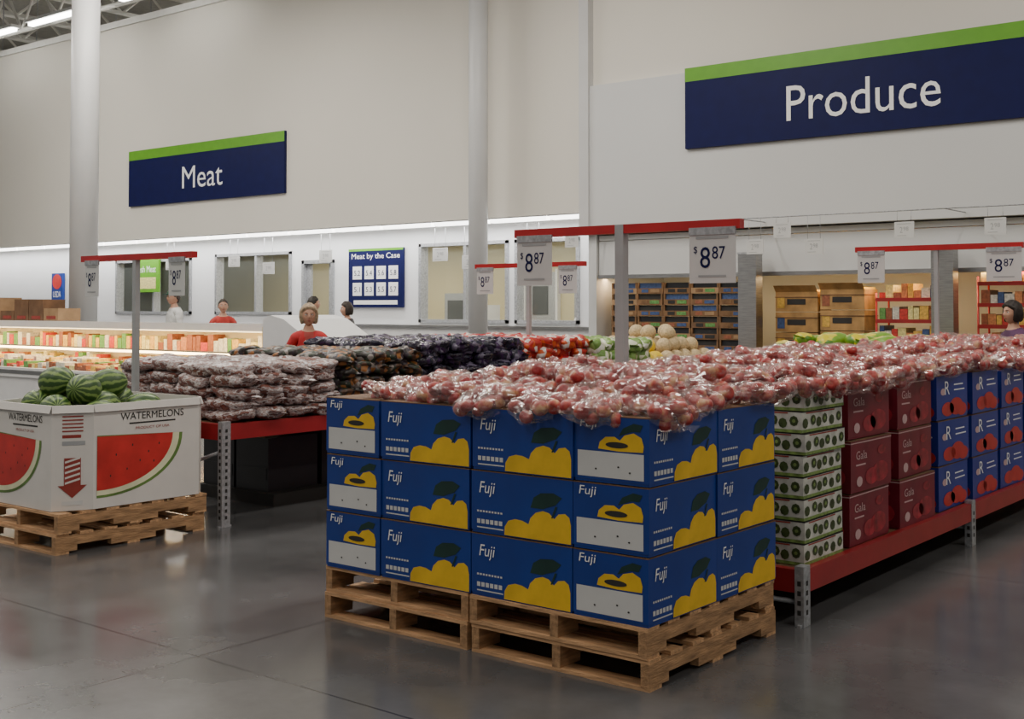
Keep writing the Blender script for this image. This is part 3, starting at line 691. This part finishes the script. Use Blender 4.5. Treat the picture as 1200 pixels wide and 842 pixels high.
    def hf(p):
        p=p/k; z=p.z; x=p.x; y=p.y
        if z<0: p.x*=1-.30*(-z/.118)**1.3
        if z<0 and y>0: p.y*=1-.35*(-z/.118)
        if y<0:
            p.y*=.92
            p.y-=.022*g(x,.012)*g(z+.018,.022)+.008*g(x,.008)*g(z-.01,.02)
            p.y+=.011*(g(x-.031,.015)+g(x+.031,.015))*g(z-.012,.013)
            p.y-=.005*g(abs(x)-.028,.02)*g(z-.034,.01)
            p.y-=.006*g(x,.024)*g(z+.052,.01)
            p.y-=.010*g(x,.022)*g(z+.088,.016)
            p.y-=.004*g(abs(x)-.045,.018)*g(z+.02,.02)
        return p*k
    mb.ell(hc*k,(.078*k,.098*k,.120*k),'skin',48,36,hf)
    for s_ in(-1,1):
        mb.ell((hc+Vector((s_*.031,-.0735,.012)))*k,(.013*k,.010*k,.0075*k),'eyew',10,8); mb.ell((hc+Vector((s_*.031,-.0815,.012)))*k,(.0055*k,.003*k,.0055*k),'eye',10,6)
        mb.ell((hc+Vector((s_*.077,.008,-.008)))*k,(.009*k,.018*k,.03*k),'skin',10,8)
        mb.tube([(hc+Vector((s_*a,b,c)))*k for a,b,c in((.016,-.091,.03),(.03,-.089,.036),(.046,-.078,.03))],[.002*k,.003*k,.0015*k],HR,5)
        if glasses: mb.tube([(hc+Vector((s_*.031+.018*math.cos(t*.785),-.098,.009+.014*math.sin(t*.785))))*k for t in range(9)],.0013*k,'black',4)
    mb.ell((hc+Vector((0,-.0885,-.05)))*k,(.022*k,.006*k,.0035*k),'lips',12,6);mb.ell((hc+Vector((0,-.087,-.057)))*k,(.018*k,.006*k,.0035*k),'lips',12,6)
    sd=Vector((len(name)%7,2,1)); big=.020 if long else .0
    def hairf(p):
        p=p/k; n=noise.noise(p*30+sd)*.006+noise.noise(p*80+sd)*.003+noise.noise(Vector((p.x*50,p.y*50,p.z*9))+sd)*.005
        u=p.normalized(); az=math.atan2(abs(p.x),-p.y)
        el_=math.asin(max(-1,min(1,u.z)))
        line= .62-.42*max(0,az-.35) if az<1.2 else (-.15 if long else .12)-(az-1.2)*.5
        if long and az>1.1: line=-.75
        t=max(0,min(1,(el_-line)/.12+.5))
        bs=Vector((u.x*.045,u.y*.06,u.z*.08)); out=Vector((u.x*(.088+big),u.y*(.106+big*.8)+.006,u.z*(.128+big)))
        q=bs.lerp(out,t); 
        return (q+u*n*t)*k
    mb.ell(hc*k,(.1*k,.1*k,.1*k),HR,48,36,hairf,None,True)
    if cap:
        CP=mat(name+'_cap',cap,.7)
        mb.ell((hc+Vector((0,.008,.035)))*k,(.096*k,.113*k,.1*k),CP,24,16,None,None,True,lambda p:p.z>.004)
        mb.ell((hc+Vector((0,-.115,.047)))*k,(.066*k,.06*k,.007*k),CP,16,6)
    return mb.obj(name,loc,rz)
yaw=math.radians(38.5)
person('shopper_woman_red_jacket',(-6.98,4.3,0),yaw+.2,1.67,(.50,.018,.02),(.03,.03,.04),(.36,.26,.16),True,None,'bent',True,(.42,.06,.05))
person('butcher_with_cap',(-14.3,7.85,.1),yaw-.9,1.84,(.62,.62,.6),(.1,.1,.12),(.05,.03,.02),False,(.01,.06,.03),'work')
person('butcher_red_shirt',(-13.0,7.85,.1),yaw+.3,1.68,(.5,.04,.03),(.05,.05,.06),(.04,.03,.02),False,None,'work')
person('shopper_dark_jacket',(-11.7,8.6,.1),yaw+2.0,1.72,(.03,.03,.04),(.03,.03,.04),(.02,.015,.01),False,None,'down')
person('shopper_dark_jacket',(-11.2,8.9,.1),yaw-1.2,1.62,(.04,.035,.04),(.03,.03,.04),(.03,.02,.015),True,None,'down')
person('meat_room_worker',(-9.4,12.9,0),yaw+.8,1.80,(.62,.62,.62),(.1,.1,.12),(.05,.03,.02),False,None,'work')
person('shopper_woman_purple_coat',(-.95,8.7,0),yaw-1.3,1.70,(.09,.03,.09),(.03,.03,.04),(.02,.013,.01),True,None,'bent')
# ------------------------------------------------------------ lights
def area(name,loc,sx,sy,e,c=(1,.945,.86),rot=(0,0,0)):
    l=D.lights.new(name,'AREA'); l.shape='RECTANGLE'; l.size=sx; l.size_y=sy; l.energy=e; l.color=c
    o=D.objects.new(name,l); COL.objects.link(o); o.location=loc; o.rotation_euler=rot; return o
for i,x in enumerate((-21,-14,-7,0,7)):
    for j,y in enumerate((-6,0,6)):
        area('ceiling_fixture_light',(x,y,8.0),.6,4.5,(165,180,290)[j]*(1.25 if x<-6 else .85))
area('soffit_light',(-20,11.5,3.07),23,.15,270,(1,.98,.95))
area('meat_case_light',(-16.6,6.0,1.33),14,.1,150,(1,.72,.36))
area('cooler_light',(-3,11.45,2.1),10,.12,80,(1,.66,.34))
area('prep_room_light',(-14,14,3.05),12,1.5,260,(1,.93,.75))
w=D.worlds.new('World'); S.world=w; w.use_nodes=True; w.node_tree.nodes['Background'].inputs[0].default_value=(1,.975,.94,1); w.node_tree.nodes['Background'].inputs[1].default_value=.31
# ------------------------------------------------------------ camera
cd=D.cameras.new('camera'); cd.sensor_width=36; cd.lens=42; cam=D.objects.new('camera',cd); COL.objects.link(cam)
cam.location=(2.743,-4.406,1.65); p=math.radians(1.5); cam.rotation_euler=(math.pi/2+p,0,math.radians(38.51))
cd.shift_y=-(61+1400*math.tan(p))/1200; cd.clip_end=200
S.camera=cam
